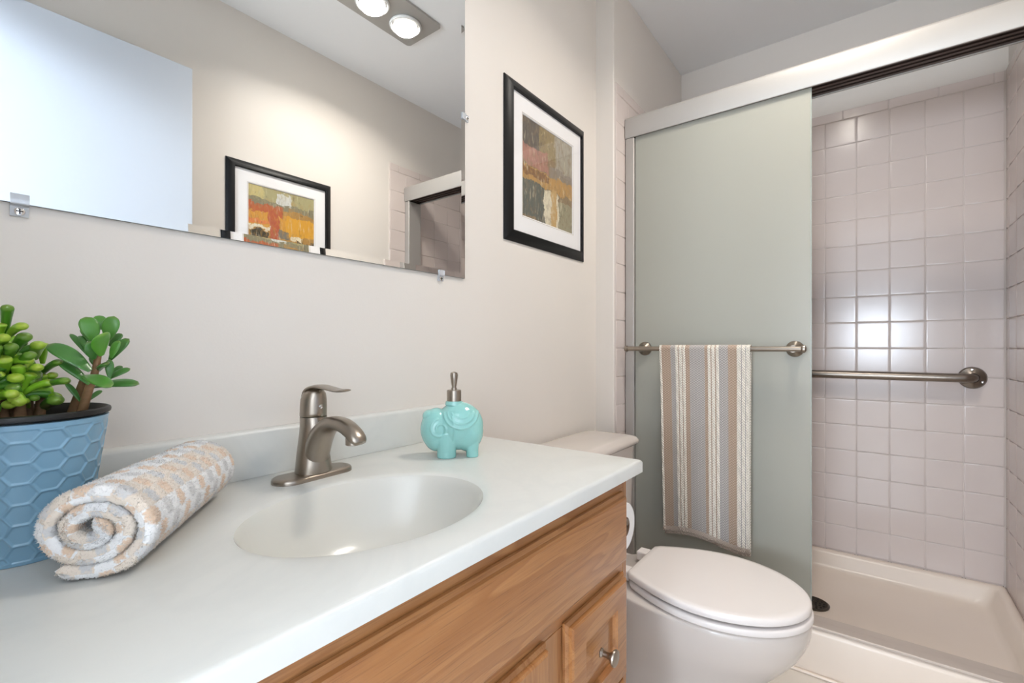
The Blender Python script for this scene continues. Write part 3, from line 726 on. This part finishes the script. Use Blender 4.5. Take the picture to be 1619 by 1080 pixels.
FINGERS = [
    ((0.0718, 0.7308, 1.0346), (0.0703, 0.6967, 1.0627), 0.0095), ((0.0739, 0.733, 1.0306), (0.08, 0.6818, 1.0424), 0.0095), ((0.0782, 0.7373, 1.014), (0.0847, 0.7061, 1.0331), 0.0118), ((0.0677, 0.7263, 1.0142), (0.0662, 0.6819, 1.0311), 0.0100),
    ((0.0793, 0.7384, 0.9944), (0.0882, 0.6993, 1.0135), 0.0105), ((0.103, 0.7592, 0.9884), (0.1116, 0.7135, 1.0046), 0.0086), ((0.096, 0.7535, 0.9685), (0.1135, 0.6835, 0.9851), 0.0092), ((0.0881, 0.7466, 0.9595), (0.0927, 0.712, 0.9657), 0.0080),
    ((0.0836, 0.7426, 0.9743), (0.0761, 0.7045, 0.9896), 0.0122), ((0.0718, 0.7308, 0.9922), (0.0683, 0.7039, 1.0091), 0.0118), ((0.0914, 0.7496, 0.9532), (0.0841, 0.7127, 0.9636), 0.0074), ((0.103, 0.7592, 0.9469), (0.1088, 0.7058, 0.9633), 0.0135),
    ((0.0972, 0.7545, 1.0078), (0.0962, 0.7238, 1.0238), 0.0122), ((0.0657, 0.7241, 0.9685), (0.0748, 0.6967, 0.9722), 0.0110), ((0.0914, 0.7496, 0.9907), (0.0934, 0.7027, 0.999), 0.0098), ((0.0814, 0.7405, 0.955), (0.0719, 0.7127, 0.9607), 0.0110),
    ((0.0949, 0.7526, 0.9788), (0.0975, 0.7256, 0.9771), 0.0086), ((0.1042, 0.7601, 1.0017), (0.1039, 0.7501, 1.0254), 0.0086), ((0.087, 0.7456, 0.9825), (0.086, 0.7212, 1.003), 0.0110), ((0.0617, 0.7194, 0.9984), (0.0606, 0.6876, 1.0221), 0.0110),
    ((0.0667, 0.7252, 1.0303), (0.0675, 0.7149, 1.0449), 0.0086), ((0.0739, 0.733, 1.0031), (0.0721, 0.6879, 1.0222), 0.0104), ((0.1042, 0.7601, 0.972), (0.1106, 0.7377, 0.9903), 0.0092)]
bm = bmesh.new(); rnd = random.Random(5)
for b, t, w in FINGERS:
    add_leaf(bm, b, t, w*1.18, w*.92, None, rnd.choice((0, 0, 1)), round_tip=True, bend=.05)
heads = [((.066, .735, 1.0), 15), ((.078, .748, .985), 14), ((.092, .756, .975), 13), ((.058, .725, .975), 14), ((.082, .728, .968), 16), ((.050, .745, 1.01), 14), ((.072, .765, 1.005), 12), ((.102, .748, .966), 11), ((.045, .715, .96), 12)]
for h, n in heads:
    for k in range(n):
        a = rnd.uniform(0, 2*PI); el_ = rnd.uniform(-.25, 1.3); L = rnd.uniform(.022, .036)
        d = Vector((math.cos(a)*math.cos(el_), math.sin(a)*math.cos(el_), math.sin(el_)))
        b = Vector(h) + d*.003; t = Vector(h) + d*L
        if t.z < .950 or (t.x > .112) or t.y > .80: continue
        w = rnd.uniform(.0095, .0140); add_leaf(bm, b, t, w, w*.82, None, rnd.choice((0, 0, 1, 1)), round_tip=True, bend=.08)
obj('finger_jade_foliage', bm, LM[3:], pp, smooth=60)
for i, (h, n) in enumerate(heads):
    f = Vector((px_, py_, 0)); q = Vector(h)
    root = Vector((px_+(q.x-px_)*.7, py_+(q.y-py_)*.7, .928))
    stem('finger_jade_stem', [tuple(root), tuple((root*.5+q*.5)+Vector((0, 0, -.004))), tuple(q)], (.0056, .0045))

# ------------------------------------------------------------------ rolled terry towel
RC = Vector((.1125, .590, TOPZ)); AX = Vector((.158, .203, 0)).normalized(); SD = Vector((AX.y, -AX.x, 0))   # axis away from the camera, side to the right
RL = .262
def roll():
    bm = bmesh.new(); uvl = bm.loops.layers.uv.new('UVMap')
    turns = 2.55; NS = 640; NT = 130
    cl = []; s = 0; prev = None; TH0 = math.radians(238) + 2*PI*turns
    for i in range(NS+1):
        th = -2*PI*turns*i/NS; r = .0048 + (.0440-.0048)*(i/NS)
        x, y = r*math.cos(th+TH0)*1.17, r*math.sin(th+TH0)*.95
        if prev: s += math.hypot(x-prev[0], y-prev[1])
        prev = (x, y); cl.append((x, y, s))
    rows = []
    half = .0068
    # profile across the cloth: outer face near->far, then inner face far->near, rounded at the near and far edges
    prof = []
    for k in range(NT+1): prof.append((RL*k/NT, 1))
    for k in range(NT+1): prof.append((RL*(1-k/NT), -1))
    for i, (x, y, s) in enumerate(cl):
        a, b = cl[max(0, i-1)], cl[min(NS, i+1)]; tx, ty = b[0]-a[0], b[1]-a[1]; l = math.hypot(tx, ty); nx, ny = ty/l, -tx/l
        if nx*x+ny*y < 0: nx, ny = -nx, -ny
        endt = min(1, i/5, (NS-i)/7)**.5
        row = []
        for w, sg in prof:
            e = min(w, RL-w); rd = math.sqrt(max(0, 1-(1-min(1, e/.006))**2))
            cell_u, cell_v = s/.0155, w/.0155
            fu, fv = abs((cell_u % 1)-.5)*2, abs((cell_v % 1)-.5)*2
            puff = (1-max(fu, fv)**4)
            bumpy = .0012*puff*(1 if sg > 0 else .5)
            t = (half*rd*endt + bumpy*rd) * sg
            fz = (.0010*mnoise.noise(Vector((x*420+t*300, y*420, w*380))) + .0007*mnoise.noise(Vector((x*900, y*900+t*600, w*850))))*max(rd, .3)
            ww = w - .0028*(1-rd)*0 + .0022*mnoise.noise(Vector((x*90, y*90, 3.1)))*max(0, 1-w/.02)
            # far end droops a little into the roll, weight flattens the underside
            px, py = x+nx*(t+fz), y+ny*(t+fz)
            zz = py+.0485
            if zz < .006: zz = .0004+(zz+.004)*.56 if zz > -.004 else .0004+ .00005*zz
            taper = 1-.06*(w/RL)
            p = RC + AX*ww + SD*(px*taper) + Vector((0, 0, max(.0004, zz*taper)))
            row.append(bm.verts.new(p))
        rows.append(row)
    M_ = len(prof)
    for i in range(NS):
        for k in range(M_):
            k2 = (k+1) % M_
            f = bm.faces.new((rows[i][k], rows[i][k2], rows[i+1][k2], rows[i+1][k]))
            w0 = prof[k][0]; w1 = prof[k2][0]
            off = 0 if prof[k][1] > 0 else .0775
            for lp, (ii, ww) in zip(f.loops, ((i, w0), (i, w1), (i+1, w1), (i+1, w0))): lp[uvl].uv = ((cl[ii][2]+off)/.0155, ww/.0155)
    bm.faces.new(rows[0]); bm.faces.new(rows[-1][::-1])
    # terry loops: slim tufts standing out of the pile, part of the same cloth
    rn = random.Random(3)
    for q in range(44000):
        outer = rn.random() < .62
        i = int(NS*(1-rn.random()**2*.45 if outer else rn.random())*.9999); i = min(NS-2, max(1, i))
        k = rn.randrange(1, NT-1) if (outer and i > NS*.55) else (rn.choice((rn.randrange(0, 12), M_-1-rn.randrange(0, 12), rn.randrange(NT-5, NT))))
        k = k % (M_-1)
        a, b, c_ = rows[i][k].co, rows[i][k+1].co, rows[i+1][k].co
        n = (b-a).cross(c_-a)
        if n.length < 1e-12: continue
        n.normalize()
        ctr = rows[i][min(NT, k) if prof[k][1] > 0 else k].co; opp = rows[i][(M_-1-k)].co
        if n.dot(a-opp) < 0: n = -n
        base = a + (b-a)*rn.random() + (c_-a)*rn.random()
        if base.z < TOPZ+.003: continue
        n = (n + Vector((rn.uniform(-.45, .45), rn.uniform(-.45, .45), rn.uniform(-.3, .6)))).normalized()
        t1 = n.orthogonal().normalized(); t2 = n.cross(t1); L = rn.uniform(.0012, .0026); w = rn.uniform(.0004, .0007)
        vs = [bm.verts.new(base - n*.0004 + t1*w*math.cos(f) + t2*w*math.sin(f)) for f in (0, 2.1, 4.2)]
        tp_ = bm.verts.new(base + n*L)
        uv = ((cl[i][2]+(0 if prof[k][1] > 0 else .0775))/.0155, prof[k][0]/.0155)
        for f in ((0, 1), (1, 2), (2, 0)):
            fc = bm.faces.new((vs[f[0]], vs[f[1]], tp_))
            for lp in fc.loops: lp[uvl].uv = uv
    return bm
g = N('checked_terry'); tc = g.n('ShaderNodeTexCoord'); sx = g.n('ShaderNodeSeparateXYZ'); g.l(tc.outputs['UV'], sx.inputs[0])
wob = g.math('MULTIPLY', g.math('SUBTRACT', g.noise(g.coord(), 300, 3), .5), .35)
fu = g.math('FLOOR', g.math('ADD', sx.outputs[0], wob)); fv = g.math('FLOOR', g.math('ADD', sx.outputs[1], wob))
par = g.math('FLOORED_MODULO', g.math('ADD', fu, fv), 2.0)
dg4 = g.math('FLOORED_MODULO', g.math('ADD', fu, g.math('MULTIPLY', fv, 3.0)), 4.0)
tan = g.math('LESS_THAN', dg4, 1.5)
cA = g.mix(tan, lin((216, 214, 213)), lin((236, 204, 174)))
cB = g.mix(g.math('LESS_THAN', g.math('FLOORED_MODULO', fu, 4.0), 1.5), lin((242, 227, 210)), lin((254, 253, 252)))
du = g.math('SUBTRACT', g.math('FRACT', g.math('ADD', sx.outputs[0], wob)), .5); dv = g.math('SUBTRACT', g.math('FRACT', g.math('ADD', sx.outputs[1], wob)), .5)
rad = g.math('ADD', g.math('POWER', g.math('ABSOLUTE', du), 3.0), g.math('POWER', g.math('ABSOLUTE', dv), 3.0))
puff = g.ramp(rad, [(.085, (1, 1, 1, 1)), (.15, (0, 0, 0, 1))])
c = g.mix(g.math('MULTIPLY', g.math('SUBTRACT', 1.0, par), puff), cB, cA)
fz = g.noise(g.coord(), 900, 3, .7)
c = g.mix(g.math('MULTIPLY', fz, .22), c, lin((248, 242, 234)))
g.col(c); g.p(Roughness=1.0, Sheen_Weight=.8, Sheen_Roughness=.5)
g.bump(g.math('ADD', fz, g.math('MULTIPLY', g.noise(g.coord(), 380, 3), .8)), .35, .0015)
ro = obj('rolled_towel', roll(), g.m, smooth=180)
base_origin(ro, tuple(RC + AX*RL/2))
tag(ro, 'rolled fluffy checked cream, tan and grey hand towel on the vanity top', 'towel')

# ------------------------------------------------------------------ mirror
mi = thing('wall_mirror', 'large frameless wall mirror above the sink', 'mirror', (.4, YL, 1.2))
MX0, MX1, MZ0, MZ1 = -.10, .911, 1.2005, 2.30
bm = bmesh.new()
def mring(i, y): return [(MX0+i, y, MZ0+i), (MX1-i, y, MZ0+i), (MX1-i, y, MZ1-i), (MX0+i, y, MZ1-i)]
loft(bm, [mring(0, YL-.0005), mring(0, YL-.0056), mring(.013, YL-.0048)], True, True, True)
mg = obj('mirror_glass', bm, [M['mirror'], plain('mirror_glass_edge', (86, 92, 90), .3)], mi, smooth=0)
for pl in mg.data.polygons:
    if abs(pl.normal.y) < .5: pl.material_index = 1
def clip(x, z, up=(0, 0, 1)):
    u = Vector(up); s = u.cross(Vector((0, 1, 0))); o = Vector((x, YL, z)); bm = bmesh.new()
    prof = [(-.016, .0003), (-.016, .0035), (-.004, .0040), (-.002, .0080), (.011, .0085), (.012, .0055), (.0005, .0052), (.0, .0003)]
    loft(bm, [[o + u*a + Vector((0, -b, 0)) + s*w for a, b in prof] for w in (-.0085, .0085)])
    c_ = obj('mirror_clip', bm, M['clear'], mi, smooth=30, label='clear plastic mirror clip')
    bm = bmesh.new(); q = o - u*.010; lathe(bm, [(.0052, .0036), (.0050, .0050), (.003, .0060), (0, .0062)], q, 20, (0, -1, 0))
    sc_ = obj('clip_screw', bm, M['chrome'], c_)
    bm = bmesh.new(); box(bm, q.x-.0032, q.x+.0032, q.y-.0068, q.y-.0058, q.z-.0006, q.z+.0006); box(bm, q.x-.0006, q.x+.0006, q.y-.0068, q.y-.0058, q.z-.0032, q.z+.0032)
    sc2 = obj('screw_slot', bm, M['rubber'], c_, smooth=0)
clip(.096, MZ0); clip(.826, MZ0); clip(MX1, 1.626, (-1, 0, 0)); clip(.096, MZ1, (0, 0, -1)); clip(.826, MZ1, (0, 0, -1))

# ------------------------------------------------------------------ framed pictures
def picture(x0, x1, z0, z1, yw, s, label, art, cat='picture'):
    """yw = wall plane, s = +1 when the room lies towards -y"""
    p = thing('framed_picture', label, cat, ((x0+x1)/2, yw, z0), 'framed abstract prints')
    def ring(i, d): return [(x0+i, yw-s*d, z0+i), (x1-i, yw-s*d, z0+i), (x1-i, yw-s*d, z1-i), (x0+i, yw-s*d, z1-i)]
    bm = bmesh.new(); loft(bm, [ring(.0, .0005), ring(.0, .004), ring(.0015, .0055), ring(.024, .0155), ring(.029, .0165), ring(.0315, .0155), ring(.032, .006), ring(.032, .0005)], wrap=True)
    obj('frame', bm, M['black'], p, smooth=25)
    bm = bmesh.new(); loft(bm, [ring(.0325, .001), ring(.0325, .0080), ring(.0855, .0080), ring(.0875, .0065), ring(.0875, .001)], wrap=True)
    mt = obj('mat_board', bm, M['mat'], p, smooth=0)
    a = .0875; ya, yb = sorted((yw-s*.0015, yw-s*.0050))
    obj('artwork', B(x0+a+.0005, x1-a-.0005, ya, yb, z0+a+.0005, z1-a-.0005), art, p, smooth=0)
    ya, yb = sorted((yw-s*.0100, yw-s*.0115))
    obj('glazing', B(x0+.0325, x1-.0325, ya, yb, z0+.0325, z1-.0325), M['pglass'], p, smooth=0)
    bm = bmesh.new(); i0 = .0825; loft(bm, [ring(i0, .0081), ring(i0, .0086), ring(i0+.0012, .0086), ring(i0+.0012, .0081)], wrap=True)
    obj('mat_line', bm, M['mat_edge'], mt, smooth=0)
    return p
picture(1.080, 1.557, 1.337, 1.822, YL, 1, 'black framed grey and ochre abstract print on wall above toilet', M['art_grey'])
picture(.822, 1.292, 1.205, 1.803, YR, -1, 'black framed gold and orange abstract print seen reflected in mirror', M['art_gold'])

# ------------------------------------------------------------------ ceiling heat lamp
hl = thing('ceiling_heat_lamp', 'grey ceiling panel with two lit round bulbs, seen in the mirror', 'ceiling light', (1.26, .095, ZC))
bm = bmesh.new(); loft(bm, [rect(1.067, 1.453, -.010, .210, z, r) for z, r in ((ZC-.0002, .02), (ZC-.006, .02), (ZC-.009, .018))])
bmesh.ops.delete(bm, geom=[], context='VERTS')
obj('plate', bm, plain('grey_metal_plate', (182, 180, 176), .45, .5), hl, smooth=30)
for x in (1.345, 1.175):
    bm = bmesh.new(); lathe(bm, [(.046, -.0085), (.066, -.0090), (.0685, -.014), (.066, -.020), (.061, -.0215), (.059, -.018), (.057, -.0095)], (x, .095, ZC), 48)
    rg = obj('lamp_ring', bm, M['white_trim'], hl, label='pale ring around the bulb')
    bm = bmesh.new(); lathe(bm, [(.056, -.0095), (.056, -.0105), (0, -.0105)], (x, .095, ZC), 40)
    obj('lamp_well', bm, M['rubber'], rg)
    bm = bmesh.new(); lathe(bm, [(.030, -.0106), (.046, -.014), (.0505, -.018), (.0495, -.0225), (.040, -.027), (.022, -.030), (0, -.031)], (x, .095, ZC), 40)
    obj('bulb', bm, M['bulb'], hl, label='lit frosted bulb')
    area('bulb_light', (x, .095, ZC-.036), (0, 0, -1), .09, .09, 3.3, WARM, 142, 'DISK')

# ------------------------------------------------------------------ toilet
CX = 1.340
to_ = thing('toilet', 'white elongated toilet with closed lid between vanity and shower door', 'toilet', (CX, .5, 0))
def tank_ring(x0, x1, y0, y1, z, r=.03): return rect(x0, x1, y0, y1, z, r, 5)
bm = bmesh.new(); loft(bm, [tank_ring(1.135, 1.545, .665, .832, .345), tank_ring(1.128, 1.552, .660, .834, .36), tank_ring(1.116, 1.562, .655, .836, .50), tank_ring(1.108, 1.570, .652, .837, .683, .028)])
obj('tank', bm, M['porcelain'], to_, smooth=50)
bm = bmesh.new(); loft(bm, [tank_ring(1.100, 1.577, .645, .839, .684, .022), tank_ring(1.094, 1.583, .640, .840, .690, .022), tank_ring(1.094, 1.583, .640, .840, .700, .022), tank_ring(1.100, 1.577, .646, .838, .7085, .022), tank_ring(1.112, 1.566, .657, .834, .7135, .024), tank_ring(1.125, 1.553, .668, .829, .715, .024)])
obj('tank_lid', bm, M['porcelain'], to_, smooth=50)
bm = bmesh.new(); lathe(bm, [(.012, 0), (.013, .004), (.010, .010), (.008, .014)], (1.175, .651, .64), 20, (0, -1, 0)); tube(bm, [(1.175, .640, .64), (1.20, .636, .637), (1.245, .636, .632)], [.006, .0055, .007], 12)
obj('flush_lever', bm, M['chrome'], to_)
def egg(k, z, yc=.335, hw=.180, fl=.222, bl=.205, bw=.107, yback=None, n=72):
    """plan outline: round front, straight narrower back"""
    pts = []; yb = yc+bl
    for i in range(n):
        a = 2*PI*i/n; cx, sy = math.cos(a), math.sin(a)
        if sy <= 0: x, y = hw*cx, yc+fl*sy
        else:
            # from the widest point taper to the back corners then across
            t = sy
            ex_ = (abs(cx)**.9)
            if abs(cx) > .45:
                q = (1-abs(cx))/.55; q = q**.62; x = math.copysign(hw - (hw-bw)*q**1.75, cx); y = yc+bl*q
            else:
                x = cx/.45*bw; y = yb
        pts.append((CX+x*k, yc+(y-yc)*k, z))
    return pts
bm = bmesh.new(); loft(bm, [egg(.93, .3815), egg(.985, .3812), egg(.996, .3822), egg(1.0, .384), egg(1.0, .391), egg(.992, .3965), egg(.97, .3995), egg(.90, .4005)])
obj('lid', bm, M['seat'], to_, smooth=60)
def seat_egg(k, z): return egg(k, z, hw=.182, fl=.226, bl=.200)
bm = bmesh.new(); loft(bm, [seat_egg(.93, .3580), seat_egg(.985, .3578), seat_egg(.996, .3588), seat_egg(1.0, .361), seat_egg(1.0, .3685), seat_egg(.993, .3725), seat_egg(.975, .3742), seat_egg(.93, .3744)])
obj('seat', bm, M['seat'], to_, smooth=60)
for x in (1.268, 1.412):
    bm = bmesh.new(); box(bm, x-.019, x+.019, .538, .578, .362, .3905); obj('hinge', bm, M['seat'], to_, bevel=.005, seg=3)
bm = bmesh.new(); rings = []
def bowl_ring(z, hw, front, back, yc, pw=2.0):
    pts = []
    for i in range(72):
        a = 2*PI*i/72; cx, sy = math.cos(a), math.sin(a)
        x = hw*math.copysign(abs(cx)**(2/pw), cx); y = yc + (front if sy < 0 else back)*math.copysign(abs(sy)**(2/(pw if sy < 0 else 3.2)), sy)
        if sy > 0: x = hw*math.copysign(abs(cx)**(2/3.2), cx)*(1-.25*max(0, sy)**2)
        pts.append((CX+x, y, z))
    return pts
for z, hw, fr2, bk, yc, pw in spline([(.0, .118, .215, .26, .47, 2.6), (.012, .120, .218, .262, .47, 2.6), (.03, .112, .208, .255, .47, 2.5), (.08, .100, .200, .25, .465, 2.3), (.14, .105, .215, .25, .45, 2.2), (.20, .128, .232, .25, .42, 2.1), (.26, .155, .235, .27, .375, 2.05), (.31, .172, .228, .30, .345, 2.0), (.338, .178, .222, .31, .335, 2.0), (.350, .178, .222, .31, .335, 2.0), (.3545, .174, .218, .307, .335, 2.0)], 4):
    rings.append(bowl_ring(z, hw, fr2, bk, yc, pw))
loft(bm, rings)
box(bm, 1.22, 1.46, .56, .80, .20, .344)
obj('bowl', bm, M['porcelain'], to_, smooth=60)
for x in (CX-.13, CX+.13):
    bm = bmesh.new(); lathe(bm, [(.014, 0), (.014, .008), (.010, .014), (0, .017)], (x, .47, .0), 20); obj('bolt_cap', bm, M['seat'], to_)

# ------------------------------------------------------------------ toilet paper on the cabinet side
bm = bmesh.new(); tube(bm, [(VX1+.010, .545, .647), (VX1+.052, .545, .647), (VX1+.066, .543, .647), (VX1+.073, .535, .647), (VX1+.073, .505, .647), (VX1+.073, .412, .647)], .0065, 14)
th_ = obj('paper_holder', bm, M['nickel'], vc, label='brushed nickel toilet paper arm')
bm = bmesh.new(); lathe(bm, [(.022, 0), (.022, .004), (.012, .010), (.009, .014)], (VX1+.0003, .545, .647), 24, (1, 0, 0)); obj('mounting_plate', bm, M['nickel'], th_)
tp = thing('toilet_paper_roll', 'white toilet paper roll beside the oak vanity cabinet', 'toilet paper', (VX1+.073, .47, .596))
bm = bmesh.new(); o_ = (VX1+.073, .418, .6345)
lathe(bm, [(.0215, 0), (.049, 0), (.051, .002), (.051, .098), (.049, .100), (.0215, .100)], o_, 56, (0, 1, 0))
obj('paper', bm, M['paper'], tp, smooth=40)
bm = bmesh.new(); lathe(bm, [(.0195, -.0005), (.0213, -.0005), (.0213, .1005), (.0195, .1005), (.0195, -.0005)], o_, 40, (0, 1, 0)); obj('cardboard_core', bm, M['cardboard'], tp, smooth=40)
